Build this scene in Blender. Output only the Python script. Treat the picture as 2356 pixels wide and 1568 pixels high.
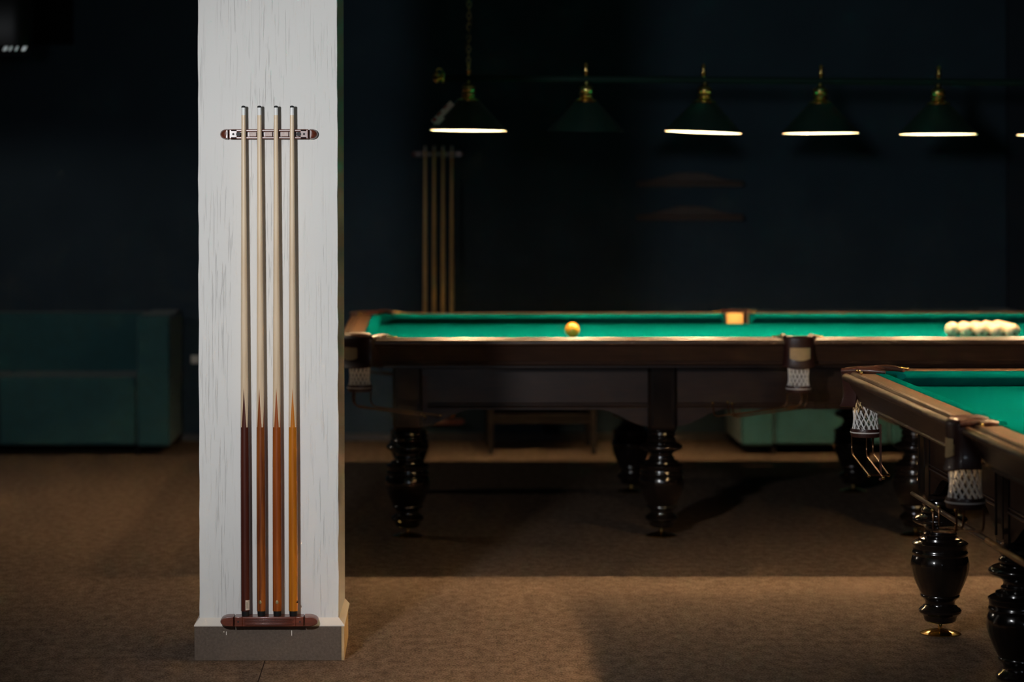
import bpy, math, random
from math import sin, cos, pi, radians as R
from mathutils import Vector, Matrix, Euler
random.seed(7)
for o in list(bpy.data.objects): bpy.data.objects.remove(o, do_unlink=True)
SC = bpy.context.scene
COL = SC.collection

# ------------------------------------------------------------ camera, light, exposure
cam_d = bpy.data.cameras.new('camera'); cam = bpy.data.objects.new('camera', cam_d); COL.objects.link(cam)
cam.location = (0, 0, 1.48); cam.rotation_euler = (R(90), R(0.08), 0)
cam_d.lens = 85; cam_d.sensor_width = 36; cam_d.sensor_fit = 'HORIZONTAL'
cam_d.shift_x = 208/2356; cam_d.shift_y = -354/2356
cam_d.dof.use_dof = True; cam_d.dof.focus_distance = 7.62; cam_d.dof.aperture_fstop = 2.3
cam_d.clip_end = 60
SC.camera = cam
w = bpy.data.worlds.new('world'); SC.world = w; w.use_nodes = True
w.node_tree.nodes['Background'].inputs[0].default_value = (0.35, 0.5, 0.7, 1)
w.node_tree.nodes['Background'].inputs[1].default_value = 0.0
VS = SC.view_settings
VS.view_transform = 'Standard'; VS.look = 'None'; VS.gamma = 1; VS.use_curve_mapping = False; VS.exposure = 0.0
SC.cycles.max_bounces = 8; SC.cycles.diffuse_bounces = 4; SC.cycles.glossy_bounces = 4
SC.cycles.sample_clamp_indirect = 80.0
SC.cycles.caustics_reflective = False; SC.cycles.caustics_refractive = False
# pale room lamp standing in front of the pillar, to the left of the photographer
ld = bpy.data.lights.new('room_lamp', 'SPOT'); lo = bpy.data.objects.new('room_lamp', ld); COL.objects.link(lo)
lo.location = (-1.06, 4.35, 1.86); ld.energy = 300; ld.color = (0.97, 0.98, 1.0); ld.shadow_soft_size = 0.10
lo.rotation_euler = (R(79), 0, -R(19)); ld.spot_size = R(70); ld.spot_blend = 1.0
# added fill behind the photographer, no real window, for ambience and brass glints
ad_ = bpy.data.lights.new('cool_fill_light', 'AREA'); ao = bpy.data.objects.new('cool_fill_light', ad_); COL.objects.link(ao)
ao.location = (1.0, -2.8, 2.1); ao.rotation_euler = (R(90), 0, 0); ad_.shape = 'RECTANGLE'; ad_.size = .7; ad_.size_y = .5; ad_.energy = 22; ad_.color = (.75, .87, 1.0)
BULB_E = 2150.0
BULB_C = (1.0, 0.66, 0.35)

# shaded lamp over a further table, out of view to the left
sd_ = bpy.data.lights.new('side_lamp', 'SPOT'); so = bpy.data.objects.new('side_lamp', sd_); COL.objects.link(so)
so.location = (-3.0, 11.6, 2.0); sd_.energy = 26; sd_.color = (1.0, .86, .72); sd_.shadow_soft_size = .08; sd_.spot_size = R(176); sd_.spot_blend = .15

# ------------------------------------------------------------ helpers
class MB:
    def __init__(s): s.v = []; s.f = []; s.m = []; s.mi = 0
    def add(s, vs, fs, M=None):
        b = len(s.v)
        for p in vs:
            p = Vector(p)
            if M is not None: p = M @ p
            s.v.append(p)
        for f in fs: s.f.append([i+b for i in f]); s.m.append(s.mi)
        return s
    def box(s, x0, x1, y0, y1, z0, z1, M=None):
        vs = [(x, y, z) for z in (z0, z1) for y in (y0, y1) for x in (x0, x1)]
        return s.add(vs, [(0,2,3,1), (4,5,7,6), (0,1,5,4), (2,6,7,3), (0,4,6,2), (1,3,7,5)], M)
    def lathe(s, prof, n=32, M=None, close=False):
        vs = []; fs = []
        for r, z in prof:
            for i in range(n):
                a = 2*pi*i/n; vs.append((r*cos(a), r*sin(a), z))
        k = len(prof)
        for j in range(k-1 if not close else k):
            for i in range(n):
                a = j*n+i; b = j*n+(i+1) % n; c = ((j+1) % k)*n+(i+1) % n; d = ((j+1) % k)*n+i
                fs.append((a, b, c, d))
        if not close:
            fs.append(tuple(range(n-1, -1, -1))); fs.append(tuple(range((k-1)*n, k*n)))
        return s.add(vs, fs, M)
    def tube(s, pts, r, n=8, closed=False, M=None):
        pts = [Vector(p) for p in pts]; k = len(pts); vs = []; fs = []
        rr = r if isinstance(r, (list, tuple)) else [r]*k
        up = None
        for i, p in enumerate(pts):
            if closed: t = pts[(i+1) % k]-pts[i-1]
            else: t = pts[min(i+1, k-1)]-pts[max(i-1, 0)]
            t.normalize()
            if up is None:
                up = Vector((0, 0, 1)) if abs(t.z) < .9 else Vector((1, 0, 0))
            u = t.cross(up)
            if u.length < 1e-5: u = t.cross(Vector((0, 1, 0)))
            u.normalize(); w_ = u.cross(t).normalized(); up = w_
            for q in range(n):
                a = 2*pi*q/n; vs.append(p + (u*cos(a)+w_*sin(a))*rr[i])
        for j in range(k if closed else k-1):
            for q in range(n):
                a = j*n+q; b = j*n+(q+1) % n; c = ((j+1) % k)*n+(q+1) % n; d = ((j+1) % k)*n+q
                fs.append((a, b, c, d))
        if not closed:
            fs.append(tuple(range(n-1, -1, -1))); fs.append(tuple(range((k-1)*n, k*n)))
        return s.add(vs, fs, M)
    def loft(s, rings, closed_ring=True, caps=True, loop=False, M=None):
        n = len(rings[0]); vs = [p for r in rings for p in r]; fs = []; k = len(rings)
        for j in range(k if loop else k-1):
            for i in range(n if closed_ring else n-1):
                a = j*n+i; b = j*n+(i+1) % n; c = ((j+1) % k)*n+(i+1) % n; d = ((j+1) % k)*n+i
                fs.append((a, b, c, d))
        if caps and not loop:
            fs.append(tuple(range(n-1, -1, -1))); fs.append(tuple(range((k-1)*n, k*n)))
        return s.add(vs, fs, M)
    def sphere(s, c, r, n=16, M=None):
        prof = [(max(r*sin(pi*i/(n//2)), 1e-5), -r*cos(pi*i/(n//2))) for i in range(n//2+1)]
        T = Matrix.Translation(c)
        return s.lathe(prof, n, T if M is None else M @ T)
    def mesh(s, name, mats, smooth=35):
        me = bpy.data.meshes.new(name); me.from_pydata([tuple(p) for p in s.v], [], s.f)
        if not isinstance(mats, (list, tuple)): mats = [mats]
        for m in mats: me.materials.append(m)
        for i, p in enumerate(me.polygons): p.material_index = s.m[i]
        import bmesh
        bm = bmesh.new(); bm.from_mesh(me); bmesh.ops.recalc_face_normals(bm, faces=bm.faces); bm.to_mesh(me); bm.free()
        if smooth:
            for p in me.polygons: p.use_smooth = True
            me.set_sharp_from_angle(angle=R(smooth))
        me.update(); return me
    def obj(s, name, mats, parent=None, smooth=35, bevel=0, loc=None, rot=None):
        return put(s.mesh(name, mats, smooth), name, parent, loc, rot, bevel)

def put(me, name, parent=None, loc=None, rot=None, bevel=0):
    o = bpy.data.objects.new(name, me); COL.objects.link(o)
    if parent: o.parent = parent
    if loc is not None: o.location = loc
    if rot is not None: o.rotation_euler = rot
    if bevel:
        b = o.modifiers.new('bevel', 'BEVEL'); b.width = bevel; b.segments = 3; b.limit_method = 'ANGLE'; b.angle_limit = R(40)
        b.harden_normals = False
    return o
def tag(o, label=None, cat=None, group=None, kind=None):
    if label: o['label'] = label
    if cat: o['category'] = cat
    if group: o['group'] = group
    if kind: o['kind'] = kind
    return o
def thing(name, label, cat, loc=(0, 0, 0), rz=0, group=None):
    o = bpy.data.objects.new(name, None); COL.objects.link(o); o.empty_display_size = .1
    o.location = loc; o.rotation_euler = (0, 0, rz)
    return tag(o, label, cat, group)
def copy_tree(o, parent=None):
    c = o.copy(); COL.objects.link(c); c.parent = parent
    for ch in [x for x in bpy.data.objects if x.parent == o]: copy_tree(ch, c)
    return c
def kids(o): return [x for x in bpy.data.objects if x.parent == o]

# ------------------------------------------------------------ materials
def nt(name):
    m = bpy.data.materials.new(name); m.use_nodes = True; t = m.node_tree
    return m, t, t.nodes['Principled BSDF']
def N(t, typ, **kw):
    n = t.nodes.new(typ)
    for k, v in kw.items(): setattr(n, k, v)
    return n
def plain(name, col, rough=.5, metal=0, coat=0, spec=.5, emis=None, es=0, noise=0, nscale=20, bump=0, bscale=80, stretch=(1, 1, 1), sheen=0):
    m, t, b = nt(name)
    b.inputs['Base Color'].default_value = (*col, 1); b.inputs['Roughness'].default_value = rough
    b.inputs['Metallic'].default_value = metal; b.inputs['Coat Weight'].default_value = coat
    b.inputs['Coat Roughness'].default_value = .12; b.inputs['Specular IOR Level'].default_value = spec
    b.inputs['Sheen Weight'].default_value = sheen
    if emis: b.inputs['Emission Color'].default_value = (*emis, 1); b.inputs['Emission Strength'].default_value = es
    if noise or bump:
        tc = N(t, 'ShaderNodeTexCoord'); mp = N(t, 'ShaderNodeMapping'); mp.inputs['Scale'].default_value = stretch
        t.links.new(tc.outputs['Object'], mp.inputs[0])
    if noise:
        nz = N(t, 'ShaderNodeTexNoise'); nz.inputs['Scale'].default_value = nscale; nz.inputs['Detail'].default_value = 5
        t.links.new(mp.outputs[0], nz.inputs['Vector'])
        cr = N(t, 'ShaderNodeValToRGB'); cr.color_ramp.elements[0].position = .3; cr.color_ramp.elements[1].position = .72
        cr.color_ramp.elements[0].color = (*[c*(1-noise) for c in col], 1); cr.color_ramp.elements[1].color = (*[min(1, c*(1+noise)) for c in col], 1)
        t.links.new(nz.outputs[0], cr.inputs[0]); t.links.new(cr.outputs[0], b.inputs['Base Color'])
    if bump:
        nb = N(t, 'ShaderNodeTexNoise'); nb.inputs['Scale'].default_value = bscale; nb.inputs['Detail'].default_value = 4
        t.links.new(mp.outputs[0], nb.inputs['Vector'])
        bp = N(t, 'ShaderNodeBump'); bp.inputs['Strength'].default_value = bump; bp.inputs['Distance'].default_value = .004
        t.links.new(nb.outputs[0], bp.inputs['Height']); t.links.new(bp.outputs[0], b.inputs['Normal'])
    return m

M = {}
M['wood'] = plain('dark_lacquered_wood', (.026, .011, .006), .30, coat=.3, noise=.4, nscale=9, stretch=(1, 12, 12))
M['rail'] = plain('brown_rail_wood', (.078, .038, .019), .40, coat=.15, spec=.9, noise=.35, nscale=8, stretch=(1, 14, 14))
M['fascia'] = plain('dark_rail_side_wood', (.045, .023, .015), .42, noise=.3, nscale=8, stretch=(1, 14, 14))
M['railtop'] = plain('satin_rail_top_wood', (.080, .040, .021), .5, spec=.3, noise=.25, nscale=8, stretch=(1, 14, 14))
M['leg'] = plain('black_lacquered_wood', (.008, .005, .004), .18, coat=.7, noise=.35, nscale=8, stretch=(6, 6, 1))
M['cloth'] = plain('green_cloth', (.0003, .074, .073), 1.0, spec=0, bump=.12, bscale=900)
M['leather'] = plain('brown_leather', (.040, .012, .009), .42, coat=.15, bump=.2, bscale=260)
M['tan'] = plain('tan_label', (.52, .36, .17), .6, noise=.12, nscale=40)
M['suede'] = plain('tan_suede', (.72, .40, .13), .8)
M['brass'] = plain('brass', (.86, .60, .22), .13, metal=1)
M['bronze'] = plain('dark_bronze', (.20, .10, .05), .22, metal=1)
M['badge'] = plain('brass_badge', (.80, .62, .32), .38, metal=1)
M['net'] = plain('white_cord', (.82, .80, .77), .8)
M['piping'] = plain('white_piping', (.75, .68, .63), .5)
M['shade'] = plain('dark_green_enamel', (.003, .016, .013), .35, coat=.3)
M['lining'] = plain('white_enamel', (.78, .76, .72), .6, spec=.2)
M['bulb'] = plain('lamp_bulb', (.9, .9, .9), .4, emis=BULB_C, es=BULB_E)
M['green_bar'] = plain('green_bar_enamel', (.002, .016, .012), .75, spec=.2)
M['chain'] = plain('aged_brass', (.30, .22, .09), .4, metal=.8)
M['cable'] = plain('dark_cable', (.03, .03, .025), .6)
M['ball'] = plain('ivory_ball', (.62, .53, .38), .18, coat=.3)
M['yball'] = plain('amber_ball', (.78, .36, .02), .15, coat=.5)
M['ballink'] = plain('ball_number_ink', (.10, .10, .04), .4)
M['teal'] = plain('teal_upholstery', (.006, .056, .066), .85, noise=.12, nscale=14, bump=.15, bscale=260, sheen=.1)
M['black'] = plain('black_rubber', (.008, .009, .010), .45)
M['glossblack'] = plain('gloss_black_plastic', (.003, .004, .004), .35, spec=.3)
M['screen'] = plain('dark_screen', (.002, .0025, .003), .8, spec=.1)
M['silver'] = plain('chrome_trim', (.85, .92, .90), .4, metal=1)
M['ferrule'] = plain('white_ferrule', (.80, .80, .78), .35)
M['tip'] = plain('dark_leather_tip', (.012, .014, .016), .7)
M['white'] = plain('white_plastic', (.7, .65, .6), .4)
M['label'] = plain('paper_label', (.62, .52, .43), .7, noise=.1, nscale=200)
M['labelink'] = plain('label_print', (.22, .19, .12), .6)
M['rackwood'] = plain('mahogany_lacquer', (.14, .030, .014), .34, coat=.45, spec=.7, noise=.3, nscale=10, stretch=(1, 14, 14))
M['felt'] = plain('pink_felt_pad', (.62, .50, .46), .8, noise=.15, nscale=160)
M['hole'] = plain('screw_hole', (.006, .004, .004), .6)
M['darkwood'] = plain('dark_furniture_wood', (.007, .0045, .004), .8, spec=.2)
M['shelf'] = plain('brown_shelf_wood', (.035, .014, .008), .6, noise=.3, nscale=8, stretch=(1, 10, 10))
M['red'] = plain('red_print', (.35, .03, .02), .6)
M['paper'] = plain('white_card', (.75, .68, .62), .6)
M['plinth'] = plain('grey_brown_plinth', (.120, .088, .066), .9, noise=.18, nscale=120, bump=.25, bscale=350)
M['plinthside'] = plain('bare_plinth_edge', (.50, .34, .17), .85, noise=.15, nscale=30)
M['plaster'] = plain('white_plaster', (.80, .72, .63), .85)
M['board'] = plain('dark_baseboard', (.020, .015, .012), .5)
M['ceil'] = plain('grey_ceiling', (.30, .30, .31), .95)
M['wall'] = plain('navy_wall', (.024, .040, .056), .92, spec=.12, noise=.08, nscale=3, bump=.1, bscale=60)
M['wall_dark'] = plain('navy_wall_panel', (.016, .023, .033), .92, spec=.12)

# white painted wood of the pillar: faint vertical grain
m, t, b = nt('white_painted_wood'); M['column'] = m
tc = N(t, 'ShaderNodeTexCoord'); mp = N(t, 'ShaderNodeMapping'); mp.inputs['Scale'].default_value = (105, 105, 3.6)
t.links.new(tc.outputs['Object'], mp.inputs[0])
nz = N(t, 'ShaderNodeTexNoise'); nz.inputs['Scale'].default_value = 1.6; nz.inputs['Detail'].default_value = 6; nz.inputs['Distortion'].default_value = .6
t.links.new(mp.outputs[0], nz.inputs['Vector'])
mp2 = N(t, 'ShaderNodeMapping'); mp2.inputs['Scale'].default_value = (9, 9, .8); t.links.new(tc.outputs['Object'], mp2.inputs[0])
nm = N(t, 'ShaderNodeTexNoise'); nm.inputs['Scale'].default_value = 1.3; t.links.new(mp2.outputs[0], nm.inputs['Vector'])
mr = N(t, 'ShaderNodeMapRange'); mr.inputs[1].default_value = .40; mr.inputs[2].default_value = .62; t.links.new(nm.outputs[0], mr.inputs[0])
cr = N(t, 'ShaderNodeValToRGB'); e = cr.color_ramp.elements
e[0].position = .34; e[0].color = (0, 0, 0, 1); e[1].position = .43; e[1].color = (1, 1, 1, 1)
t.links.new(nz.outputs[0], cr.inputs[0])
mx = N(t, 'ShaderNodeMix', data_type='FLOAT'); mx.inputs[2].default_value = 1
t.links.new(mr.outputs[0], mx.inputs[0]); t.links.new(cr.outputs[0], mx.inputs[3])
bp = N(t, 'ShaderNodeBump'); bp.inputs['Strength'].default_value = .7; bp.inputs['Distance'].default_value = .0020
t.links.new(mx.outputs[0], bp.inputs['Height'])
nf = N(t, 'ShaderNodeTexNoise'); nf.inputs['Scale'].default_value = 2.2; nf.inputs['Detail'].default_value = 3; t.links.new(tc.outputs['Object'], nf.inputs['Vector'])
cc = N(t, 'ShaderNodeValToRGB'); e = cc.color_ramp.elements
e[0].color = (.70, .69, .66, 1); e[1].color = (.79, .775, .745, 1); t.links.new(nf.outputs[0], cc.inputs[0])
ck = N(t, 'ShaderNodeMix', data_type='RGBA'); ck.blend_type = 'MULTIPLY'; ck.inputs[0].default_value = .06   # grime in the grain cracks
t.links.new(cc.outputs[0], ck.inputs[6]); t.links.new(mx.outputs[0], ck.inputs[7])
t.links.new(ck.outputs[2], b.inputs['Base Color']); b.inputs['Roughness'].default_value = .6; b.inputs['Specular IOR Level'].default_value = .3
t.links.new(bp.outputs[0], b.inputs['Normal'])

# carpet
m, t, b = nt('brown_carpet'); M['carpet'] = m
tc = N(t, 'ShaderNodeTexCoord')
n1 = N(t, 'ShaderNodeTexNoise'); n1.inputs['Scale'].default_value = 150; n1.inputs['Detail'].default_value = 3; n1.inputs['Roughness'].default_value = .65
mp = N(t, 'ShaderNodeMapping'); mp.inputs['Scale'].default_value = (1, .55, 1); t.links.new(tc.outputs['Object'], mp.inputs[0]); t.links.new(mp.outputs[0], n1.inputs['Vector'])
n2 = N(t, 'ShaderNodeTexNoise'); n2.inputs['Scale'].default_value = 30; n2.inputs['Detail'].default_value = 4; t.links.new(mp.outputs[0], n2.inputs['Vector'])
ad = N(t, 'ShaderNodeMix', data_type='FLOAT'); ad.inputs[0].default_value = .35
t.links.new(n1.outputs[0], ad.inputs[2]); t.links.new(n2.outputs[0], ad.inputs[3])
cr = N(t, 'ShaderNodeValToRGB'); e = cr.color_ramp.elements
e[0].position = .41; e[0].color = (.075, .049, .034, 1); e[1].position = .60; e[1].color = (.19, .135, .098, 1)
t.links.new(ad.outputs[0], cr.inputs[0])
# the cut between two carpet lengths in front of the pillar
sx = N(t, 'ShaderNodeSeparateXYZ'); t.links.new(tc.outputs['Object'], sx.inputs[0])
def mathn(op, a, bb):
    n = N(t, 'ShaderNodeMath', operation=op)
    for i, q in enumerate((a, bb)):
        if isinstance(q, (int, float)): n.inputs[i].default_value = q
        else: t.links.new(q, n.inputs[i])
    return n.outputs[0]
seam = mathn('MULTIPLY', mathn('COMPARE', sx.outputs[0], -0.492), 1); seam.node.inputs[0].links[0].from_node.inputs[2].default_value = .0018
seam = mathn('MULTIPLY', seam, mathn('LESS_THAN', sx.outputs[1], 7.6))
mc = N(t, 'ShaderNodeMix', data_type='RGBA'); t.links.new(seam, mc.inputs[0]); t.links.new(cr.outputs[0], mc.inputs[6]); mc.inputs[7].default_value = (.03, .02, .015, 1)
t.links.new(mc.outputs[2], b.inputs['Base Color']); b.inputs['Roughness'].default_value = .97; b.inputs['Specular IOR Level'].default_value = .05
bp = N(t, 'ShaderNodeBump'); bp.inputs['Strength'].default_value = .55; bp.inputs['Distance'].default_value = .006
t.links.new(ad.outputs[0], bp.inputs['Height']); t.links.new(bp.outputs[0], b.inputs['Normal'])

# cloth of the bed with its pale head line (x = -0.8875 in the table's own frame)
m, t, b = nt('green_bed_cloth'); M['bedcloth'] = m
tc = N(t, 'ShaderNodeTexCoord'); sx = N(t, 'ShaderNodeSeparateXYZ'); t.links.new(tc.outputs['Object'], sx.inputs[0])
ln = mathn('COMPARE', sx.outputs[0], -.8875); ln.node.inputs[2].default_value = .0016
mc = N(t, 'ShaderNodeMix', data_type='RGBA'); t.links.new(ln, mc.inputs[0])
mc.inputs[6].default_value = (.0003, .074, .073, 1); mc.inputs[7].default_value = (.015, .13, .13, 1)
t.links.new(mc.outputs[2], b.inputs['Base Color']); b.inputs['Roughness'].default_value = 1; b.inputs['Specular IOR Level'].default_value = 0
nb = N(t, 'ShaderNodeTexNoise'); nb.inputs['Scale'].default_value = 900; t.links.new(tc.outputs['Object'], nb.inputs['Vector'])
bp = N(t, 'ShaderNodeBump'); bp.inputs['Strength'].default_value = .1; bp.inputs['Distance'].default_value = .002
t.links.new(nb.outputs[0], bp.inputs['Height']); t.links.new(bp.outputs[0], b.inputs['Normal'])

def cue_wood(name, base, light, contrast=.25, scale=1.0):
    m, t, b = nt(name)
    tc = N(t, 'ShaderNodeTexCoord'); mp = N(t, 'ShaderNodeMapping'); mp.inputs['Scale'].default_value = (55*scale, 55*scale, 3.2)
    t.links.new(tc.outputs['Object'], mp.inputs[0])
    nz = N(t, 'ShaderNodeTexNoise'); nz.inputs['Scale'].default_value = 1.2; nz.inputs['Detail'].default_value = 5; t.links.new(mp.outputs[0], nz.inputs['Vector'])
    cr = N(t, 'ShaderNodeValToRGB'); e = cr.color_ramp.elements
    e[0].position = .32; e[0].color = (*[c*(1-contrast) for c in base], 1); e[1].position = .68; e[1].color = (*light, 1)
    t.links.new(nz.outputs[0], cr.inputs[0]); t.links.new(cr.outputs[0], b.inputs['Base Color'])
    b.inputs['Roughness'].default_value = .38; b.inputs['Coat Weight'].default_value = .12; b.inputs['Coat Roughness'].default_value = .15; b.inputs['Specular IOR Level'].default_value = .35
    return m, t, b, cr
MAPLE = ((.72, .52, .33), (.84, .67, .47))
CUES = [((.055, .010, .006), (.090, .019, .010)), ((.105, .018, .007), (.36, .100, .014)), ((.24, .046, .008), (.38, .092, .011)), ((.42, .110, .006), (.58, .195, .010))]
BUTT_M = [cue_wood('cue_butt_stain_'+n, a, b_, .15)[0] for n, (a, b_) in zip(('mahogany', 'chestnut', 'cherry', 'honey'), CUES)]
def splice_mat(name, butt, rot):
    # four long points of the dark butt running up into the pale shaft, 90 degrees apart
    m, t, b, cr = cue_wood(name, *MAPLE, .12)
    _, bb = butt
    tc = N(t, 'ShaderNodeTexCoord'); s_ = N(t, 'ShaderNodeSeparateXYZ'); t.links.new(tc.outputs['Object'], s_.inputs[0])
    def mm(op, a, c=0.0):
        n = N(t, 'ShaderNodeMath', operation=op)
        for i, q in enumerate((a, c)):
            if isinstance(q, (int, float)): n.inputs[i].default_value = q
            else: t.links.new(q, n.inputs[i])
        return n.outputs[0]
    ang = mm('ARCTAN2', s_.outputs[1], s_.outputs[0])
    a = mm('ADD', ang, rot + 8*pi/2 + pi/4); a = mm('MODULO', a, pi/2); a = mm('ABSOLUTE', mm('SUBTRACT', a, pi/4))   # 0 at a point's axis
    h = mm('MULTIPLY', mm('SUBTRACT', .713, s_.outputs[2]), 1/.125)     # 0 at the tip of the points, 1 at their foot
    wdt = mm('MULTIPLY', h, .60)
    mask = mm('LESS_THAN', a, wdt); mask = mm('MAXIMUM', mask, mm('LESS_THAN', s_.outputs[2], .590))
    mc = N(t, 'ShaderNodeMix', data_type='RGBA'); t.links.new(mask, mc.inputs[0]); t.links.new(cr.outputs[0], mc.inputs[6]); mc.inputs[7].default_value = (*[ (p+q)/2 for p, q in zip(*butt)], 1)
    t.links.new(mc.outputs[2], b.inputs['Base Color'])
    return m
SHAFT_M = [splice_mat('cue_shaft_maple_%s' % n, c, r) for n, c, r in zip(('first', 'second', 'third', 'fourth'), CUES, (.12, .30, .05, 0))]

# ------------------------------------------------------------ room shell
YW = 14.1
def struct(mb, name, mat, **kw): return tag(mb.obj(name, mat, **kw), kind='structure')
mb = MB(); mb.box(-5, 7, -3, YW+.3, -.12, 0); struct(mb, 'floor', M['carpet'])
mb = MB(); mb.box(-5, 7, -3, YW+.3, 3.05, 3.15); struct(mb, 'ceiling', M['ceil'])
mb = MB(); mb.box(-5, 3.41, YW, YW+.3, 0, 3.05); struct(mb, 'wall_back', M['wall'])
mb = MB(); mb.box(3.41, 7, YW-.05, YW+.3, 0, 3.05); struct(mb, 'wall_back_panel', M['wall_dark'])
mb = MB(); mb.box(-5.2, -5, -3, YW+.3, 0, 3.05); struct(mb, 'wall_left', M['wall'])
mb = MB(); mb.box(7, 7.2, -3, YW+.3, 0, 3.05); struct(mb, 'wall_right', M['wall'])
mb = MB(); mb.box(-5, 7, -3.2, -3, 0, 3.05); struct(mb, 'wall_front', M['wall'])
mb = MB(); mb.box(-5, 3.41, YW-.014, YW, 0, .045); struct(mb, 'baseboard_back', M['board'], bevel=.003)

# pillar
col = thing('pillar', 'square white painted pillar with cue sticks on its front', 'pillar', (0, 7.59, 0)); col['kind'] = 'structure'
mb = MB(); P = [(-.699, 0), (-.2617, 0), (-.2535, .355), (-.699, .355)]
rings = []
random.seed(3)
for i in range(61):
    z = .06 + (3.05-.06)*i/60
    j = [random.uniform(-.0012, .0012) for _ in range(4)]
    rings.append([(P[0][0]+j[0]-.0015*z, P[0][1], z), (P[1][0]+j[1]-.0012*z, P[1][1], z), (P[2][0]-.001*z, P[2][1], z), (P[3][0], P[3][1], z)])
mb.loft(rings); mb.obj('pillar_shaft', M['column'], col, smooth=30, bevel=.002)
mb = MB(); mb.box(-.7130, -.2530, -.024, .373, 0, .108)   # plinth clad in carpet-brown board
pl = mb.obj('plinth', M['plinth'], col, bevel=.0012)
mb = MB(); mb.box(-.2530, -.2436, -.0245, .374, 0, .108)
mb.obj('plinth_edge_board', M['plinthside'], col, bevel=.001)
# sloping plaster fillet between pillar and plinth
mb = MB(); o_ = [(-.714, -.0255), (-.2432, -.0255), (-.2395, .374), (-.714, .374)]; i_ = [(-.699, 0), (-.2618, 0), (-.2535, .355), (-.699, .355)]
rings = [[(x, y, .107) for x, y in o_], [(x, y, .1105) for x, y in o_], [(x, y, .130) for x, y in i_], [(x, y, .105) for x, y in i_]]
mb.loft(rings, caps=False, loop=True); mb.obj('plaster_fillet', M['plaster'], col, smooth=20)
mb = MB()
for x, z0, z1 in ((-.6140, .080, .091), (-.6215, .088, .092), (-.4095, .078, .094)):
    mb.box(x, x+.0022, -.0252, -.0235, z0, z1)
mb.obj('plaster_drip', M['plaster'], col, smooth=0)

# ------------------------------------------------------------ cue racks and cues
def rack_top(name, label, loc):
    T = thing(name, label, 'cue rack', loc)
    mb = MB(); W = .305; H = .030
    # body: two long rails, a recessed back and two end plates
    mb.box(-.120, .120, -.012, 0, -H/2, H/2)
    mb.box(-.120, .120, -.030, -.012, .0075, H/2); mb.box(-.120, .120, -.030, -.012, -H/2, -.0075)
    for s in (-1, 1):
        a, c = sorted((s*.098, s*.124)); mb.box(a, c, -.030, 0, -H/2, H/2)
        n = 10
        ring = [(s*(.098), -.0075), (s*.098, .0075)] + [(s*(.098-.0085*cos(q*pi/n)) if False else s*(.098-.008*sin(pi*q/n)), .0075-.015*q/n) for q in range(1, n)]
    mb.obj('rack_body', M['rackwood'], T, bevel=.0022)
    mb = MB()
    for s in (-1, 1):
        n = 18; pts = [(s*.1275, -H/2-.001), (s*.1275, H/2+.001)] + [(s*(.1345+.0185*sin(pi*q/n)), (H/2+.001)*cos(pi*q/n)) for q in range(n+1)]
        fr = [(x, -.014, z) for x, z in pts]; f2 = [(s*.129+(x-s*.129)*.86, -.022, z*.93) for x, z in pts]; f3 = [(s*.129+(x-s*.129)*.58, -.0275, z*.84) for x, z in pts]; fc = [(s*.129+(x-s*.129)*.30, -.030, z*.74) for x, z in pts]; bk = [(x, 0, z) for x, z in pts]
        mb.loft([bk, fr, f2, f3, fc]); mb.obj('end_cap', M['rackwood'], T, bevel=.0008); mb = MB()
    for x in (-.050, 0, .050):
        mb = MB(); mb.box(x-.0118+.0005, x+.0118-.0005, -.0245, -.012, -.0068, .0068)
        mb.obj('clip_pad', M['felt'], T, bevel=.001)
    for s in (-1, 1):
        mb = MB(); mb.lathe([(.0035, 0), (.0035, .001)], 14, Matrix.Translation((s*.1105, -.0300, 0)) @ Matrix.Rotation(pi/2, 4, 'X'))
        mb.obj('screw_hole', M['hole'], T, smooth=40)
        mb = MB(); mb.lathe([(.0072, 0), (.0072, .0008)], 20, Matrix.Translation((s*.0945, -.0301, 0)) @ Matrix.Rotation(pi/2, 4, 'X'))
        mb.obj('slot_end', M['hole'], T, smooth=40)
    return T
def rack_base(name, label, loc):
    T = thing(name, label, 'cue rack', loc)
    mb = MB(); H = .030
    # grooved front: ridges between shallow flutes
    mb.box(-.0835, .0835, -.053, 0, -H/2, H/2)
    for s in (-1, 1):
        a, c = sorted((s*.083, s*.1075)); mb.box(a, c, -.054, 0, -H/2, H/2)
    mb.obj('rack_body', M['rackwood'], T, bevel=.002)
    mb = MB()
    for k in range(6):
        z = .0095-k*.0038; mb.tube([(-.077, -.0525, z), (-.071, -.0552, z), (.071, -.0552, z), (.077, -.0525, z)], .0014, 10)
    mb.obj('front_reeding', M['rackwood'], T)
    mb = MB()
    for s in (-1, 1):
        n = 18; pts = [(s*.1105, -H/2-.0005), (s*.1105, H/2+.0005)] + [(s*(.1240+.0285*sin(pi*q/n)), (H/2+.0005)*cos(pi*q/n)) for q in range(n+1)]
        fr = [(x, -.048, z) for x, z in pts]; fc = [(s*.125+(x-s*.125)*.9, -.054, z*.88) for x, z in pts]; bk = [(x, 0, z) for x, z in pts]
        mb.loft([bk, fr, fc]); mb.obj('end_cap', M['rackwood'], T, bevel=.0008); mb = MB()
    for s in (-1, 1):
        mb = MB(); mb.lathe([(.0028, 0), (.0028, .0012)], 14, Matrix.Translation((s*.0965, -.0539, 0)) @ Matrix.Rotation(pi/2, 4, 'X'))
        mb.obj('screw_hole', M['hole'], T, smooth=40)
    return T
RX = -.4775
rack_top('cue_rack', 'upper cue holder on the white pillar, reddish brown, four cue tips clipped in it', (RX-.0005, 7.5895, 1.646))
rack_base('cue_rack', 'lower cue holder on the white pillar, mahogany with grooved front, under the cue butts', (RX, 7.5895, .1265))

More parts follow.
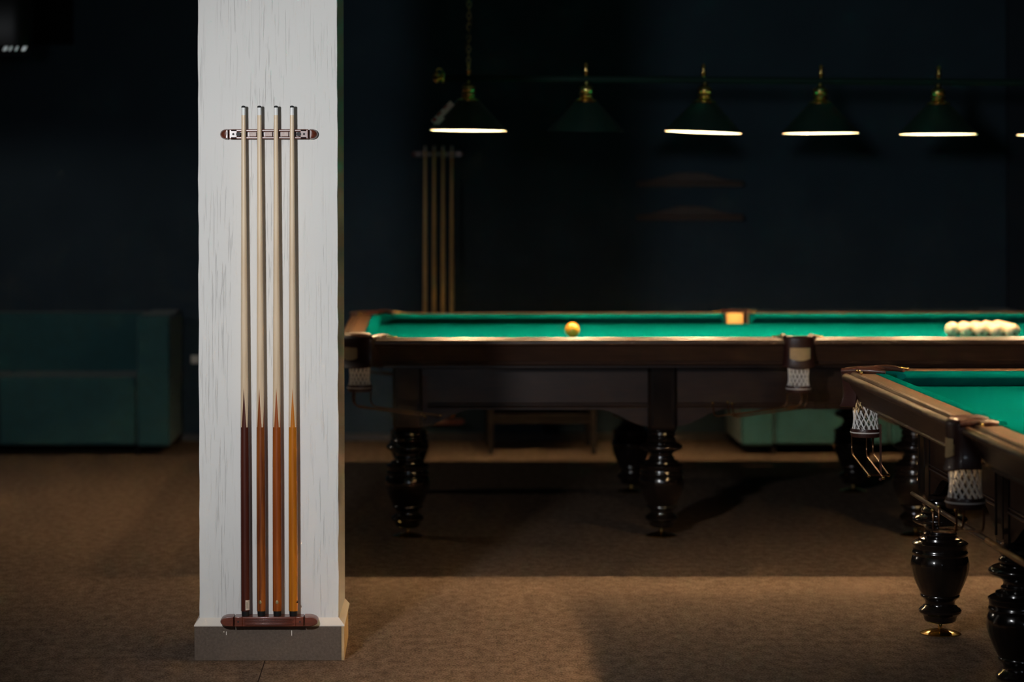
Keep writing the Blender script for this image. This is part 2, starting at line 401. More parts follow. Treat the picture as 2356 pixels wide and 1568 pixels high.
L_CUE = 1.593
CUE_MESH = {}
def cue_parts(k):
    if k in CUE_MESH: return CUE_MESH[k]
    rad = lambda z: .0140 + (.0066-.0140)*((z-.04)/(1.545))**1.0 if z > .3 else .0142 - .0002*z
    def rd(z):
        if z <= .45: return .0143-.0012*z
        a = .0143-.0012*.45
        return a + (.0065-a)*((z-.45)/(1.565-.45))
    d = {}
    mb = MB(); mb.lathe([(.0112, 0), (.0120, .002), (.0130, .0165)], 24); d['bumper'] = mb.mesh('bumper', M['black'])
    mb = MB(); mb.lathe([(rd(z), z) for z in [.0165, .03]+[.06*i for i in range(1, 10)]+[.588]], 28); d['butt'] = mb.mesh('butt', BUTT_M[k])
    mb = MB(); mb.lathe([(rd(z), z) for z in [.588+(1.5635-.588)*i/24 for i in range(25)]], 28); d['shaft'] = mb.mesh('shaft', SHAFT_M[k])
    mb = MB(); mb.lathe([(.00655, 1.5635), (.0063, 1.587)], 20); d['ferrule'] = mb.mesh('ferrule', M['ferrule'])
    mb = MB(); mb.lathe([(.0065, 1.587), (.0065, 1.590), (.0048, 1.5925), (.0015, 1.5933)], 20); d['tip'] = mb.mesh('tip', M['tip'])
    CUE_MESH[k] = d
    return d
WALL_SHAFT = cue_wood('cue_shaft_lamplit_maple', (.66, .36, .11), (.80, .48, .17), .1)[0]  # maple tinted orange to stand in for warm lamp light on these cues
WALL_SHAFT.node_tree.nodes['Principled BSDF'].inputs['Coat Weight'].default_value = 1
WALL_SHAFT.node_tree.nodes['Principled BSDF'].inputs['Coat Roughness'].default_value = .3
def cue(label, foot, top, k, group, badge=None):
    T = thing('cue_stick', label, 'cue', foot, 0, group)
    d = Vector(top)-Vector(foot); T.rotation_euler = (-math.atan2(d.y, d.z), math.atan2(d.x, d.z), 0)
    for nme, me in cue_parts(k).items():
        if badge is None and nme == 'shaft':
            if 'w' not in CUE_MESH: CUE_MESH['w'] = me.copy(); CUE_MESH['w'].materials[0] = WALL_SHAFT
            me = CUE_MESH['w']
        put(me, nme, T)
    if badge == 'crown':
        def pt(x, z, r=.0142): # point on the butt's surface
            return (x, -math.sqrt(max(r*r-x*x, 0)), z)
        x0 = -.0035 if k == 1 else 0
        mb = MB(); n = 20; rr = .0050; rows = []
        vs = [pt(x0, .045, .0152)] + [pt(x0+rr*cos(2*pi*i/n), .045+rr*1.15*sin(2*pi*i/n), .01445) for i in range(n)]
        mb.add(vs, [(0, 1+i, 1+(i+1) % n) for i in range(n)])
        mb.add([pt(x0+rr*cos(2*pi*i/n), .045+rr*1.15*sin(2*pi*i/n), .01400) for i in range(n)]+[pt(x0+rr*cos(2*pi*i/n), .045+rr*1.15*sin(2*pi*i/n), .01445) for i in range(n)], [(i, (i+1) % n, n+(i+1) % n, n+i) for i in range(n)])
        bd = mb.obj('badge', M['badge'], T)
        # three-pointed dark emblem
        mb = MB(); q = [(-.0030, .0032), (-.0016, .0008), (-.0010, .0024), (0, .0048), (.0010, .0024), (.0016, .0008), (.0030, .0032), (.0022, -.0008), (.0036, -.0018), (0, -.0026), (-.0036, -.0018), (-.0022, -.0008)]
        a_ = [pt(x0+x, .0462+z, .01468) for x, z in q]; b_ = [pt(x0+x, .0462+z, .01440) for x, z in q]
        mb.loft([b_, a_]); mb.obj('emblem', M['hole'], bd, smooth=0)
    if badge == 'label':
        mb = MB(); rr = .01445
        def arc(a0, a1, z0, z1, r):
            n = 8; A = [(r*sin(a0+(a1-a0)*i/n), -r*cos(a0+(a1-a0)*i/n)) for i in range(n+1)]; B = [(x*.985, y*.985) for x, y in A]
            ring = A+B[::-1]; mb.loft([[(x, y, z0) for x, y in ring], [(x, y, z1) for x, y in ring]])
        arc(R(4), R(75), .020, .051, rr); lb = mb.obj('price_label', M['label'], T)
        mb = MB(); arc(R(17), R(28), .025, .046, rr+.0001); mb.obj('printed_bar', M['labelink'], lb)
    if badge == 'side':
        mb = MB(); mb.sphere((.0118, -.0062, .045), .0042, 12); mb.obj('badge', M['bronze'], T)
    return T
names = ['mahogany', 'chestnut', 'cherry', 'honey']
LB = ['pillar cue with the darkest reddish brown butt and a paper label',
      'pillar cue with a two-tone brown butt and a round badge, second from the paper-labelled one',
      'pillar cue with an even red-orange butt and a round badge, beside the honey-coloured one',
      'pillar cue with the palest honey-orange butt and no badge on its front']
cxb = [563.6, 600.3, 636.8, 673.6]; cxt = [560.3, 597.0, 635.2, 672.0]; ctz = [248.2, 247.0, 249.2, 250.0]
for k in range(4):
    Yb, Yt = 7.555, 7.550
    zb = .1415; xb = (cxb[k]-970)/5562*Yb; xt = (cxt[k]-970)/5562*Yt
    cue(LB[k], (xb, Yb, zb), (xt, Yt, zb+L_CUE), k, 'cues standing in the rack on the pillar', ['label', 'crown', 'crown', 'side'][k])
# the same rack on the back wall
rack_top('cue_rack', 'blurred upper cue holder on the dark back wall behind the far table', (.096, YW-.001, 1.672))
rack_base('cue_rack', 'low dark cue holder on the back wall, seen beneath the far table', (.096, YW-.001, .115))
for k, px in enumerate((978.3, 999, 1019.5, 1039.5)):
    x = (px-970)/394.4*.997
    cue(['cue leaning on the back wall, nearest the pillar', 'second cue from the pillar on the back wall', 'third cue from the pillar on the back wall', 'cue on the back wall, farthest from the pillar'][k],
        (x-.002, YW-.040, .1305), (x+.001, YW-.046, .1305+L_CUE), (3, 2, 1, 3)[k], 'cues standing in the rack on the back wall')

# ------------------------------------------------------------ billiard table
HL, HW = 1.90, 1.035
def ease(a): return a*a*(3-2*a)
LEG_PROF = [(.050, .447), (.058, .441), (.060, .432), (.056, .425), (.052, .421), (.058, .416), (.062, .409), (.060, .402), (.055, .400),
    (.062, .398), (.078, .392), (.088, .385), (.0905, .378), (.088, .371), (.076, .364), (.058, .358), (.050, .352), (.0485, .343), (.050, .336),
    (.055, .333), (.056, .328), (.054, .324), (.060, .321), (.070, .318), (.071, .313), (.072, .310), (.083, .307), (.0915, .301), (.092, .297), (.089, .292),
    (.0885, .276), (.0905, .273), (.0915, .268), (.0895, .263), (.0880, .260), (.0920, .252), (.0955, .240), (.0965, .228), (.0955, .215), (.0920, .200), (.0870, .186),
    (.0805, .170), (.0735, .155), (.0665, .141), (.0620, .132), (.0640, .129), (.0640, .124), (.0560, .118), (.0505, .112), (.0480, .104), (.0500, .097), (.0550, .094), (.0570, .090),
    (.0640, .086), (.0695, .079), (.0690, .072), (.0620, .066), (.0560, .062), (.0540, .056), (.0525, .048), (.0500, .043), (.0400, .038), (.0150, .036)]
def make_leg_mesh():
    mb = MB()
    # pot is shallowly fluted between z = .145 and .245
    n = 72; vs = []; fs = []
    for r, z in LEG_PROF:
        f = max(0, min(1, (z-.142)/.02, (.250-z)/.02))
        for i in range(n):
            a = 2*pi*i/n; q = r*(1-.022*f*(.5+.5*cos(a*24))) ; vs.append((q*cos(a), q*sin(a), z))
    k = len(LEG_PROF)
    for j in range(k-1):
        for i in range(n): fs.append((j*n+i, j*n+(i+1) % n, (j+1)*n+(i+1) % n, (j+1)*n+i))
    fs.append(tuple(range(n))); fs.append(tuple(range((k-1)*n, k*n)))
    mb.add(vs, fs)
    # square post with raised panel edges
    def sq(h, z, c=.010): return [(-h+c, -h, z), (h-c, -h, z), (h, -h+c, z), (h, h-c, z), (h-c, h, z), (-h+c, h, z), (-h, h-c, z), (-h, -h+c, z)]
    mb.loft([sq(.052, .446), sq(.058, .455), sq(.060, .468), sq(.060, .735)])
    for s in (-1, 1):
        mb.box(s*.044-.005, s*.044+.005, -.0630, -.0595, .475, .73); mb.box(s*.044-.005, s*.044+.005, .0595, .0630, .475, .73)
        mb.box(-.0630, -.0595, s*.044-.005, s*.044+.005, .475, .73); mb.box(.0595, .0630, s*.044-.005, s*.044+.005, .475, .73)
    return mb.mesh('leg', M['leg'], 40)
LEG_ME = make_leg_mesh()
mb = MB(); mb.lathe([(.066, .0005), (.0665, .003), (.050, .0095), (.030, .0145), (.012, .0175), (.0075, .0185), (.0070, .038), (.006, .040)], 40); FOOT_ME = mb.mesh('levelling_foot', M['brass'], 40)

def net_mesh():
    mb = MB(); n = 15
    prof = [(.0425, .756), (.0430, .738), (.0420, .716), (.0405, .696), (.0410, .680), (.0435, .664), (.0475, .650)]
    def P(u, a):  # u 0..1 along the profile
        x = u*(len(prof)-1); i = min(int(x), len(prof)-2); f = x-i
        r = prof[i][0]*(1-f)+prof[i+1][0]*f; z = prof[i][1]*(1-f)+prof[i+1][1]*f
        return (r*cos(a), r*sin(a), z)
    for i in range(n):
        for s in (-1, 1):
            for rpt in (0, .10):
                pts = []
                for q in range(17):
                    u = q/16; tri = abs(((u*3.0+rpt*.6) % 1.0)*2-1)   # zigzag so that cords knot with their neighbours
                    pts.append(P(u, 2*pi*(i+.5*s*tri*.98)/n + rpt*.25))
                mb.tube(pts, .00155, 5)
    return mb.mesh('net', M['net'], 60)
NET_ME = net_mesh()
def make_pocket_meshes(wd, bulge, arm_ang):
    d = {}
    # leather shield: cross-section swept round the outside of the pocket
    mb = MB(); rings = []; n = 26
    sec = [(.72, .8570), (.80, .8640), (.92, .8670), (1.0, .8630), (1.035, .8520), (1.02, .8300), (.985, .800), (.99, .775), (1.05, .752), (1.11, .742), (1.07, .739), (.95, .765), (.90, .800), (.90, .845)]
    for i in range(-1, n+2):
        a = -R(82)+R(164)*max(0, min(n, i))/n
        base = Vector((wd*sin(a)*1.02, -bulge*cos(a)+.004, 0)); ctr = Vector((0, .045, 0))
        if i < 0 or i > n: base = Vector((wd*sin(a)*1.0, .0449, 0))
        ring = []
        for k, z in sec:
            drop = -.010*cos(a)**2 if z < .76 else 0
            p = ctr + (base-ctr)*k; ring.append((p.x, p.y, z+drop))
        rings.append(ring)
    mb.loft(rings); 
    for s in (-1, 1):
        if arm_ang: mb.tube([(s*wd*.98, -.012, .858), (s*.088, .040, .862), (s*.068, .090, .862), (s*.054, .132, .859)], [.010, .011, .010, .006], 10)
        else: mb.tube([(s*wd*.98, -.012, .858), (s*wd, .030, .862), (s*wd*.98, .065, .862), (s*wd*.93, .090, .859)], [.010, .011, .010, .006], 10)
    d['pocket'] = mb.mesh('pocket', M['leather'], 50)
    # tan patch with a rounded lower edge on the outside
    mb = MB(); g = []; m_ = 10
    def surf(a, k): p = Vector((0, .045, 0)) + (Vector((wd*sin(a)*1.02, -bulge*cos(a)+.004, 0))-Vector((0, .045, 0)))*k; return p
    amax = math.asin(.040/wd)
    outer = []; inner = []
    for j in range(5):
        ro = []; 
        for i in range(m_+1):
            t_ = i/m_*2-1; a = t_*amax; zt = .817; zb = .774-.010*(1-t_*t_); z = zt+(zb-zt)*j/4
            p = surf(a, 1.0 + (.035 if z > .78 else .035+(.78-z)*1.2)); ro.append((p.x, p.y, z))
        outer.append(ro)
    V = [p for r in outer for p in r]; F = []
    for j in range(4):
        for i in range(m_): F.append((j*(m_+1)+i, j*(m_+1)+i+1, (j+1)*(m_+1)+i+1, (j+1)*(m_+1)+i))
    nb_ = len(V); V2 = [(p[0]*.97, p[1]+.0035, p[2]) for p in V]
    mb.add(V+V2, F+[tuple(i+nb_ for i in reversed(f)) for f in F]); d['label_patch'] = mb.mesh('label_patch', M['tan'], 50)
    # tan tongue on the inside, facing the table
    mb = MB(); mb.loft([[(x, +.020-(x/.04)**2*-.006, z), (x, +.016-(x/.04)**2*-.006, z)][::1] + [(x, +.016+(x/.04)**2*.006, .776), (x, +.020+(x/.04)**2*.006, .776)] for x in [(-.040+.008*i) for i in range(11)] for z in (.852,)])
    d['lining'] = mb.mesh('lining', M['suede'], 40)
    # brass arms lying on the rails
    for s, nm in ((-1, 'iron_a'), (1, 'iron_b')):
        mb = MB(); p0 = Vector((s*(wd+.004), .036, .862)) if not arm_ang else Vector((s*.110, .066, .862)); dr = Vector((s*cos(arm_ang), sin(arm_ang), 0))
        mb.tube([p0, p0+dr*.012+Vector((0, 0, .001)), p0+dr*.036-Vector((0, 0, .003))], [.0042, .0036, .0034], 10)
        e_ = p0+dr*.038-Vector((0, 0, .003)); mb.sphere(e_, .0058, 12)
        mb.sphere(p0+Vector((-s*.006, -.014, .001)), .0046, 12)
        d[nm] = mb.mesh('iron', M['brass'], 60)
    return d
PK = {'mid': make_pocket_meshes(.060, .036, 0), 'corner': make_pocket_meshes(.100, .044, R(45))}
mb = MB(); mb.lathe([(.0475, .660), (.0500, .660), (.0515, .655), (.0510, .640), (.0490, .632), (.0465, .633), (.0465, .655)], 32, close=True); HOOP_ME = mb.mesh('hoop', M['leather'], 40)
mb = MB(); mb.tube([(.0515*cos(2*pi*i/32), .0515*sin(2*pi*i/32), .6475) for i in range(32)], .0022, 6, closed=True); PIPE_ME = mb.mesh('piping', M['piping'], 60)
def rods_mesh(upturn):
    out = []
    for k, (ox, oy) in enumerate(((-.02, -.044), (-.03, .030), (.046, -.006))):
        mb = MB(); z1 = .568
        pts = [(ox, oy, .640), (ox, oy, z1+.035)]
        for q in range(5):
            a = q/4*pi/2*.92; pts.append((ox+.030*(1-cos(a)), oy, z1+.030*(1-sin(a))))
        tip = (ox+.29, oy*.9, z1-.036)
        pts += [tip]
        if upturn: pts += [(tip[0]+.012, tip[1], tip[2]+.008), (tip[0]+.018, tip[1], tip[2]+.055)]
        mb.tube(pts, .0033, 8); out.append(mb.mesh('ball_rail', M['bronze'], 60))
        mb = MB(); mb.sphere(pts[-1], .0062, 12); out.append(mb.mesh('end_knob', M['brass'], 60))
    mb = MB(); a = (.27, -.044*.9, .534); b_ = (.27, .030*.9, .534); mb.tube([a, b_], .0035, 8)
    out.append(mb.mesh('crossbar', M['bronze'], 60))
    mb = MB(); mb.box(.262, .282, -.004, .000, .53, .70); mb.sphere((.272, -.002, .520), .0062, 12)
    out.append(mb.mesh('strap', M['leather'], 50))
    return out
RODS = {False: rods_mesh(False), True: rods_mesh(True)}

RAIL_PROF = [(.100, .742), (.066, .740), (.060, .742), (.056, .748), (.060, .754), (.052, .757), (.030, .795), (.014, .822), (.002, .8255), (-.003, .829), (-.006, .834), (-.006, .840),
    (-.003, .846), (.003, .8505), (.010, .8515), (.0145, .8490), (.0165, .8455), (.0190, .8455), (.0205, .8500), (.0245, .8555), (.030, .8575), (.0355, .8560), (.0390, .8525), (.0975, .8525), (.100, .8520)]
CUSH_PROF = [(.0980, .8525), (.102, .8545), (.120, .8545), (.138, .8515), (.1460, .8475), (.1475, .8440), (.1470, .8380), (.1440, .8320), (.1100, .8060), (.0980, .8060)]
def billiard_table(label, loc, rz, rods_sides=(-1, 1)):
    T = thing('billiard_table', label, 'billiard table', loc, rz)
    # bed: slate with cloth
    mb = MB(); c = .085; X, Y = 1.802, .937
    poly = [(-X+c, -Y), (X-c, -Y), (X, -Y+c), (X, Y-c), (X-c, Y), (-X+c, Y), (-X, Y-c), (-X, -Y+c)]
    mb.loft([[(x, y, .768) for x, y in poly], [(x, y, .804) for x, y in poly]]); mb.obj('bed_cloth', M['bedcloth'], T, smooth=0)
    def place(prof, a, b, na, nb, name, mat, bx=None):
        # a, b: ends of the outer edge line ; inward normal n ; prof (d, z); na/nb : how much the inner edge is shortened
        a = Vector(a); b = Vector(b); u = (b-a).normalized(); n = Vector((-u.y, u.x))
        mb = MB(); ra = []; rb = []
        dm = max(d for d, z in prof); d0 = min(d for d, z in prof)
        for d, z in prof:
            f = (d-d0)/(dm-d0)
            p = a+n*d+u*(na*f); q = b+n*d-u*(nb*f); ra.append((p.x, p.y, z)); rb.append((q.x, q.y, z))
        mid = [[tuple(Vector(p).lerp(Vector(q), t_)) for p, q in zip(ra, rb)] for t_ in (.25, .5, .75)]
        mb.loft([ra]+mid+[rb])
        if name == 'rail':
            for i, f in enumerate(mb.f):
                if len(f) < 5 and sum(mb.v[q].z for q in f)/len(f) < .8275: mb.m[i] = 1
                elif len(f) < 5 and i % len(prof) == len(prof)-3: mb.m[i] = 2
        return mb.obj(name, mat, T, smooth=32)
    segs = [((-HL+.15, -HW), (-.0575, -HW), 'c', 'm'), ((.0575, -HW), (HL-.15, -HW), 'm', 'c'), ((HL, -HW+.15), (HL, HW-.15), 'c', 'c'),
            ((HL-.15, HW), (.0575, HW), 'c', 'm'), ((-.0575, HW), (-HL+.15, HW), 'm', 'c'), ((-HL, HW-.15), (-HL, -HW+.15), 'c', 'c')]
    for a, b, ka, kb in segs:
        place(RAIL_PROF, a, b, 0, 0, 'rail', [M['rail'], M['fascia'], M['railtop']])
        u = (Vector(b)-Vector(a)).normalized()
        a2 = Vector(a)-u*(.012 if ka == 'c' else -.002); b2 = Vector(b)+u*(.012 if kb == 'c' else -.002)
        place(CUSH_PROF, a2, b2, .072 if ka == 'c' else .026, .072 if kb == 'c' else .026, 'cushion', M['cloth'])
    # under-body and frame
    mb = MB(); X, Y = HL-.10, HW-.10
    poly = [(-X+c, -Y), (X-c, -Y), (X, -Y+c), (X, Y-c), (X-c, Y), (-X+c, Y), (-X, Y-c), (-X, -Y+c)]
    mb.loft([[(x, y, .728) for x, y in poly], [(x, y, .768) for x, y in poly]]); mb.obj('slate_base', M['wood'], T, smooth=0)
    legx = (-1.616, -.539, .539, 1.616); legy = HW-.295
    def apron(sgn):
        mb = MB(); x0, x1 = -1.616, 1.616; n = 160; rings = []
        for i in range(n+1):
            x = x0+(x1-x0)*i/n; dist = min(abs(x-l) for l in legx)-.06
            f = max(0, min(1, 1-dist/.21)); zb = .540-.072*ease(f)
            y = sgn*(legy+.045); rings.append([(x, y, .728), (x, y-sgn*.025, .728), (x, y-sgn*.025, zb), (x, y, zb)])
        mb.loft(rings)
        yy = sgn*(legy+.047)
        for zz, r in ((.553, .0055), (.566, .003)): mb.tube([(x0, yy, zz), (x1, yy, zz)], r, 8)
        mb.obj('side_panel', M['wood'], T, smooth=30)
    apron(-1); apron(1)
    for s in (-1, 1):
        mb = MB(); n = 60; rings = []
        for i in range(n+1):
            y = -legy+2*legy*i/n; dist = legy-abs(y)-.06; f = max(0, min(1, 1-dist/.21)); zb = .540-.072*ease(f)
            x = s*(1.616+.045); rings.append([(x, y, .728), (x-s*.025, y, .728), (x-s*.025, y, zb), (x, y, zb)])
        mb.loft(rings); mb.tube([(s*(1.616+.047), -legy, .553), (s*(1.616+.047), legy, .553)], .0055, 8)
        mb.obj('end_panel', M['wood'], T, smooth=30)
    for lx in legx:
        for s in (-1, 1):
            l = put(LEG_ME, 'leg', T, (lx, s*legy, 0)); put(FOOT_ME, 'levelling_foot', l)
    # pockets: x, y of the chord's middle, turn, kind, run of the ball rails in table frame
    cc = .106
    cx_, cy_ = HL-.075, HW-.075
    PS = [(0, -HW, 0, 'mid', (-1, 0)), (0, HW, pi, 'mid', (1, 0)),
          (-cx_, -cy_, -pi/4, 'corner', (1, 0)), (cx_, -cy_, pi/4, 'corner', (-1, 0)), (cx_, cy_, 3*pi/4, 'corner', (-1, 0)), (-cx_, cy_, -3*pi/4, 'corner', (1, 0))]
    for px, py, a, kind, run in PS:
        me = PK[kind]; p = put(me['pocket'], 'pocket', T, (px, py, 0), (0, 0, a))
        put(me['label_patch'], 'label_patch', p); put(me['lining'], 'lining', p)
        put(me['iron_a'], 'pocket_iron', p); put(me['iron_b'], 'pocket_iron', p)
        put(NET_ME, 'net', p, (0, .016, 0)); put(HOOP_ME, 'hoop', p, (0, .016, 0)); put(PIPE_ME, 'piping', p, (0, .016, 0))
        ra = math.atan2(run[1], run[0])-a
        for me2 in RODS[kind == 'mid']:
            if kind == 'mid' and me2.name.startswith('strap'): continue
            put(me2, me2.name.split('.')[0], p, (0, .016, 0), (0, 0, ra))
    return T
billiard_table('far billiard table standing crosswise, with one amber ball and white balls on its cloth', (1.555, 11.0, 0), 0)
billiard_table('near billiard table cut by the picture edge, no balls on its cloth', (2.455, 6.39, 0), -pi/2)

# wooden rest stick held under the near table's rail, parallel to it
T = thing('rest_stick', 'long wooden rest stick held beneath the side of the near table', 'cue rest', (1.597, 5.3, .48), 0)
mb = MB(); mb.tube([(0, 0, 0), (0, .8, 0), (0, 1.53, 0)], [.0105, .0095, .009], 16); mb.obj('handle', plain('honey_stick_wood', (.40, .19, .055), .35, coat=.3, noise=.2, nscale=10, stretch=(14, 1, 14)), T)
mb = MB(); mb.tube([(0, 1.53, 0), (0, 2.0, 0), (0, 2.58, 0)], [.0092, .0085, .0065], 16); mb.obj('fore_shaft', plain('dark_stick_wood', (.085, .045, .025), .35, coat=.3), T)

# balls
BZ = .804+.034
def ball(label, x, y, mat, group=None, spots=()):
    T = tag(MB().sphere((0, 0, 0), .034, 32).obj('billiard_ball', mat, None, 60, loc=(x, y, BZ)), label, 'ball', group)
    for ax, az in spots:
        d = Vector((cos(az)*sin(ax), -cos(az)*cos(ax), sin(az)))
        mb = MB(); mb.lathe([(.0072, 0), (.0072, .0006)], 14, Matrix.Translation(d*.0334) @ d.to_track_quat('Z', 'Y').to_matrix().to_4x4())
        mb.obj('number_spot', M['ballink'], T)
    return T
ball('single amber-yellow ball alone on the green cloth of the far table', .676, 10.86, M['yball'])
names5 = ['apex', 'second', 'third', 'fourth', 'last']
SP = {(0, 0): [], (1, 0): [(R(12), R(5))], (2, 0): [(R(-14), R(-22))], (3, 0): [], (4, 0): [(R(4), R(-18))], (2, 2): [(R(-5), R(50))]}
ax0, ay0 = 2.383, 10.86
for i in range(5):
    for j in range(i+1):
        x = ax0+i*.0590; y = ay0+(j-i/2)*.0682
        if i == 0: lb = 'white ball at the pointed end of the racked triangle of white balls'
        elif j == 0: lb = 'white ball in the front row of the rack, %s from the pointed end' % ('second', 'third', 'fourth', 'fifth')[i-1]
        elif j == i: lb = 'white ball in the hidden rear edge of the rack, %s from the pointed end' % ('second', 'third', 'fourth', 'fifth')[i-1]
        else: lb = 'white ball inside the rack, in column %s from the point, %s behind the front' % (('two', 'three', 'four', 'five')[i-1], ('one', 'two', 'three')[j-1])
        ball(lb, x, y, M['ball'], 'white balls racked on the far table', SP.get((i, j), ()))

# ------------------------------------------------------------ hanging billiard lamps
mb = MB(); mb.lathe([(.049, .134), (.0505, .134), (.1735, .004), (.1745, 0), (.1725, 0), (.1715, .0035), (.049, .1315)], 64, close=True); SHADE_ME = mb.mesh('shade', M['shade'], 40)
mb = MB(); mb.lathe([(.0010, .1315), (.0475, .1310), (.1705, .0040), (.1720, .0008), (.1700, .0035), (.0470, .1290), (.0010, .1298)], 64, close=True); LIN_ME = mb.mesh('shade_lining', M['lining'], 40)
mb = MB(); mb.lathe([(.054, .1325), (.055, .137), (.050, .141), (.036, .145), (.030, .152), (.033, .158), (.034, .166), (.030, .172), (.027, .176), (.032, .183), (.033, .191), (.029, .199), (.022, .204), (.017, .208), (.012, .212), (.011, .225)], 32); NECK_ME = mb.mesh('lamp_neck', M['brass'], 40)
mb = MB(); mb.lathe([(.010, .236), (.0095, .262), (.0125, .266), (.0125, .272), (.009, .276), (.0095, .296), (.0065, .305), (.002, .309)], 20); FIN_ME = mb.mesh('finial', M['brass'], 40)
mb = MB(); mb.sphere((0, 0, .1), .022, 16); mb.lathe([(.011, .112), (.012, .130)], 12); BULB_ME = mb.mesh('bulb', M['bulb'], 60)
def lamp_fixture(label, loc, rz, tilt, tilts):
    T = thing('billiard_lamp', label, 'lamp', loc); T.rotation_euler = (0, tilt, rz)
    mb = MB(); mb.tube([(-1.43, 0, .236), (0, 0, .236), (1.43, 0, .236)], .0155, 20); mb.obj('crossbar', M['green_bar'], T)
    for s in (-1, 1):
        mb = MB(); mb.lathe([(.016, 0), (.024, .004), (.026, .012), (.018, .018), (.012, .022), (.022, .030), (.026, .040), (.020, .050), (.008, .058), (.002, .062)], 24, Matrix.Translation((s*1.425, 0, .236)) @ Matrix.Rotation(s*pi/2, 4, 'Y'))
        mb.tube([(s*1.452+s*.014*cos(a)*(1+.0*a), 0, .262+.016*sin(a)) for a in [q/12*1.6*pi for q in range(13)]], .0032, 8)
        mb.obj('end_finial', M['brass'], T)
    for i in range(6):
        x = -1.321+i*.5284
        r = tilts[i]
        s = put(SHADE_ME, 'shade', T, (x, 0, 0), (r[0], r[1], 0))
        put(LIN_ME, 'shade_lining', s); put(NECK_ME, 'lamp_neck', s); put(BULB_ME, 'bulb', s)
        put(FIN_ME, 'finial', T, (x, 0, 0))
    for x in (-1.321, 1.321):
        mb = MB(); z = .303; k = 0
        while z < 1.30:
            n = 14; pts = []
            for q in range(n):
                a = 2*pi*q/n; u = .0085*cos(a); v = .0155*sin(a)
                pts.append((x+u, 0, z+.013+v) if k % 2 == 0 else (x, u, z+.013+v))
            mb.tube(pts, .0022, 5, closed=True); z += .0250; k += 1
        mb.obj('chain', M['chain'], T)
        mb = MB(); mb.tube([(x+.012*cos(q*.55), .012*sin(q*.55), .26+q*.02) for q in range(53)], .0040, 6); mb.obj('cable', M['cable'], T)
    return T
lamp_fixture('row of six dark green cone lamps on one bar above the far table', (1.530, 10.87, 1.721), 0, .0093,
    [(0, .004), (R(1.45), R(.5)), (0, R(1.9)), (0, -R(.8)), (0, -R(.4)), (0, 0)])
lamp_fixture('row of six dark green cone lamps hanging out of view above the near table', (2.455, 6.39, 1.735), -pi/2, 0, [(0, 0)]*6)
# folded card tag on the first shade
T = thing('paper_tag', 'red and white card tag on the slope of the green lamp shade nearest the pillar', 'tag', (.094, 10.790, 1.812))
T.rotation_euler = (0, -R(46), R(4))
mb = MB(); mb.box(-.062, .062, -.001, .001, -.016, .012); mb.obj('card', M['paper'], T, smooth=0)
mb = MB(); mb.box(-.058, -.038, -.0016, -.0009, -.004, .011)
mb.box(-.030, -.002, -.0016, -.0009, .002, .011); mb.box(.014, .038, -.0016, -.0009, .005, .011); mb.obj('red_print', M['red'], T, smooth=0)
for s in (0,):
    mb = MB(); mb.box(-.055, -.012, -.006, -.004, -.026, -.010); mb.obj('folded_flap', M['paper'], T, smooth=0)

# ------------------------------------------------------------ furniture along the back wall
def rounded(mb, x0, x1, y0, y1, z0, z1): mb.box(x0, x1, y0, y1, z0, z1); return mb
def sofa(label, x0, x1, yf):
    T = thing('sofa', label, 'sofa', ((x0+x1)/2, yf+.35, 0)); W = (x1-x0)/2; D = .35; A = .185
    rounded(MB(), -W+A-.004, W-A+.004, -D+.05, D-.02, .055, .20).obj('base', M['teal'], T, bevel=.012)
    for s in (-1, 1):
        a, b = sorted((s*W, s*(W-A))); rounded(MB(), a, b, -D, D-.005, .05, .775).obj('armrest', M['teal'], T, bevel=.022)
    rounded(MB(), -W+A, W-A, D-.20, D, .20, .765).obj('backrest', M['teal'], T, bevel=.025)
    for s in (-1, 1):
        a, b = sorted((0, s*(W-A-.002))); rounded(MB(), a+.001, b-.001, -D+.004, D-.20, .056, .435).obj('seat_cushion', M['teal'], T, bevel=.022)
    for sx in (-1, 1):
        for sy in (-1, 1):
            mb = MB(); mb.lathe([(.018, 0), (.024, .052)], 16, Matrix.Translation((sx*(W-A), sy*(D-.08), 0))); mb.obj('foot', M['darkwood'], T)
    return T
sofa('dark teal sofa with square arms against the back wall, beside the pillar', -3.28, -1.388, 13.32)
sofa('teal sofa behind the far table, seen beneath its side panel', 1.758, 3.40, 13.32)
# low table behind the far billiard table
T = thing('low_table', 'low dark wooden table with straight legs seen beneath the far billiard table', 'table', (.665, 13.62, 0))
mb = MB(); mb.box(-.33, .33, -.27, .27, .40, .43); mb.obj('tabletop', M['darkwood'], T, bevel=.004)
mb = MB(); mb.box(-.27, .27, -.24, -.22, .17, .22); mb.box(-.27, .27, .22, .24, .17, .22); mb.box(-.27, .27, -.24, .24, .19, .205); mb.obj('lower_shelf', M['darkwood'], T, bevel=.003)
for sx in (-1, 1):
    for sy in (-1, 1):
        mb = MB(); cx2 = sx*.285; cy2 = sy*.23
        mb.loft([[(cx2-h, cy2-h, z), (cx2+h, cy2-h, z), (cx2+h, cy2+h, z), (cx2-h, cy2+h, z)] for h, z in ((.013, 0), (.022, .40))]); mb.obj('leg', M['darkwood'], T, smooth=0, bevel=.003)
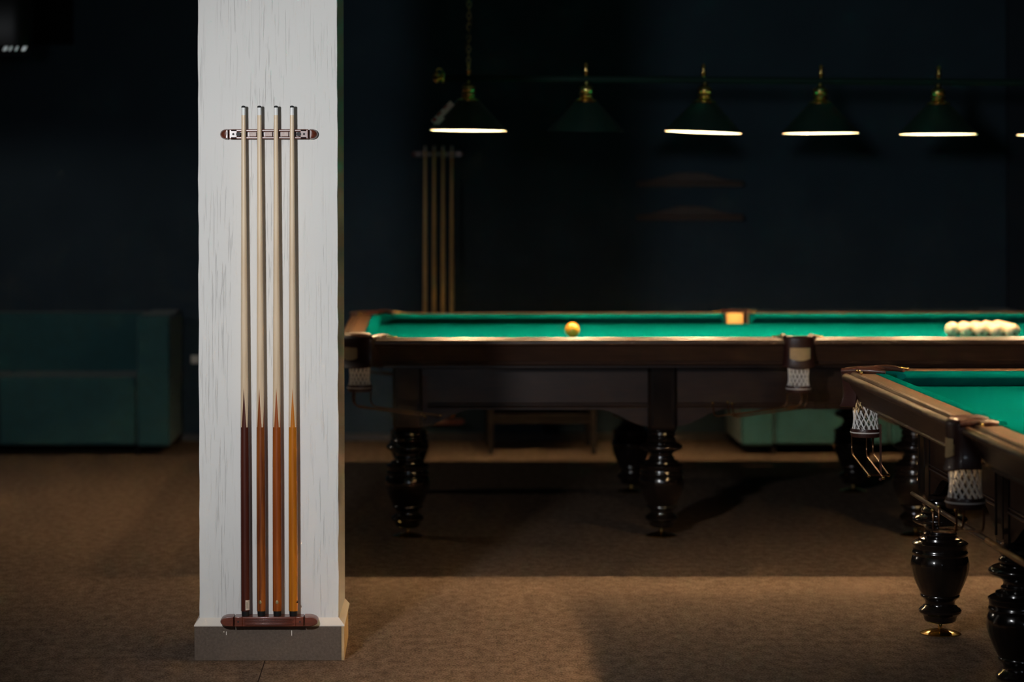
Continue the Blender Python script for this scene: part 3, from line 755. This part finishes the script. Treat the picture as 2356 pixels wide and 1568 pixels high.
# arched shelves on the wall
for z0, lb in ((1.480, 'upper brown arched wooden ball shelf on the back wall'), (1.285, 'lower brown arched wooden ball shelf on the back wall')):
    T = thing('ball_shelf', lb, 'shelf', (1.562, YW, z0), 0, 'arched shelves on the back wall')
    mb = MB(); n = 40; rings = []
    for i in range(n+1):
        x = -.31+.62*i/n; q = abs(x)/.31; zt = .034+.048*ease(max(0, min(1, (1-q)*1.25-.12)))
        rings.append([(x, -.02, 0), (x, -.02, zt), (x, -.001, zt), (x, -.001, 0)])
    mb.loft(rings); mb.obj('back_board', M['shelf'], T, smooth=30, bevel=.002)
    mb = MB(); mb.box(-.305, .305, -.075, -.02, 0, .018); mb.tube([(-.30, -.073, .024), (.30, -.073, .024)], .006, 8); mb.obj('ledge', M['shelf'], T, bevel=.002)
# socket
T = thing('wall_socket', 'small pale wall socket between sofa and pillar', 'socket', (-1.322, YW, .478))
mb = MB(); mb.box(-.024, .024, -.010, -.0005, -.024, .024); mb.obj('cover_plate', M['white'], T, bevel=.003)
mb = MB(); mb.lathe([(.016, 0), (.016, .0008), (.013, .0010)], 20, Matrix.Translation((0, -.0098, 0)) @ Matrix.Rotation(pi/2, 4, 'X')); mb.obj('socket_insert', M['white'], T)
# black screen and glossy speaker high on the wall at the corner
T = thing('wall_screen', 'black flat screen hung high on the back wall', 'screen', (-2.60, YW-.02, 2.67))
mb = MB(); mb.box(-.575, .575, -.045, -.002, -.36, .36); mb.obj('housing', M['screen'], T, bevel=.006)
mb = MB(); mb.box(-.555, .555, -.0462, -.0445, -.34, .34); mb.obj('display_panel', M['screen'], T, smooth=0)
T = thing('hanging_speaker', 'glossy black rounded speaker with pale reflections, hung high by the screen', 'speaker', (-2.105, 12.0, 2.225), R(8.6))
mb = MB(); rings = []
for z, s in ((-.085, .80), (-.075, .93), (-.045, 1), (.25, .98), (.28, .9)):
    r = []
    for i in range(40):
        a = 2*pi*i/40; cxx = abs(cos(a))**.5*(1 if cos(a) > 0 else -1); sy = abs(sin(a))**.5*(1 if sin(a) > 0 else -1)
        r.append((cxx*.175*s, sy*.13*s, z))
    rings.append(r)
mb.loft(rings); mb.obj('speaker_body', M['glossblack'], T, smooth=50)
for k, (xx, ww) in enumerate(((.035, .020), (.064, .013), (.093, .013), (.125, .022))):
    mb = MB(); mb.loft([[(xx-.010, -.1335, -.075), (xx-.010+ww, -.1335, -.075), (xx-.010+ww, -.124, -.075), (xx-.010, -.124, -.075)], [(xx+.004, -.1335, -.050), (xx+.004+ww, -.1335, -.050), (xx+.004+ww, -.124, -.050), (xx+.004, -.124, -.050)]])
    mb.obj('chrome_slat', M['silver'], T, smooth=0, bevel=.002)
mb = MB(); mb.tube([(0, 0, .27), (0, 0, .72)], .012, 12); mb.obj('hanging_rod', M['black'], T)
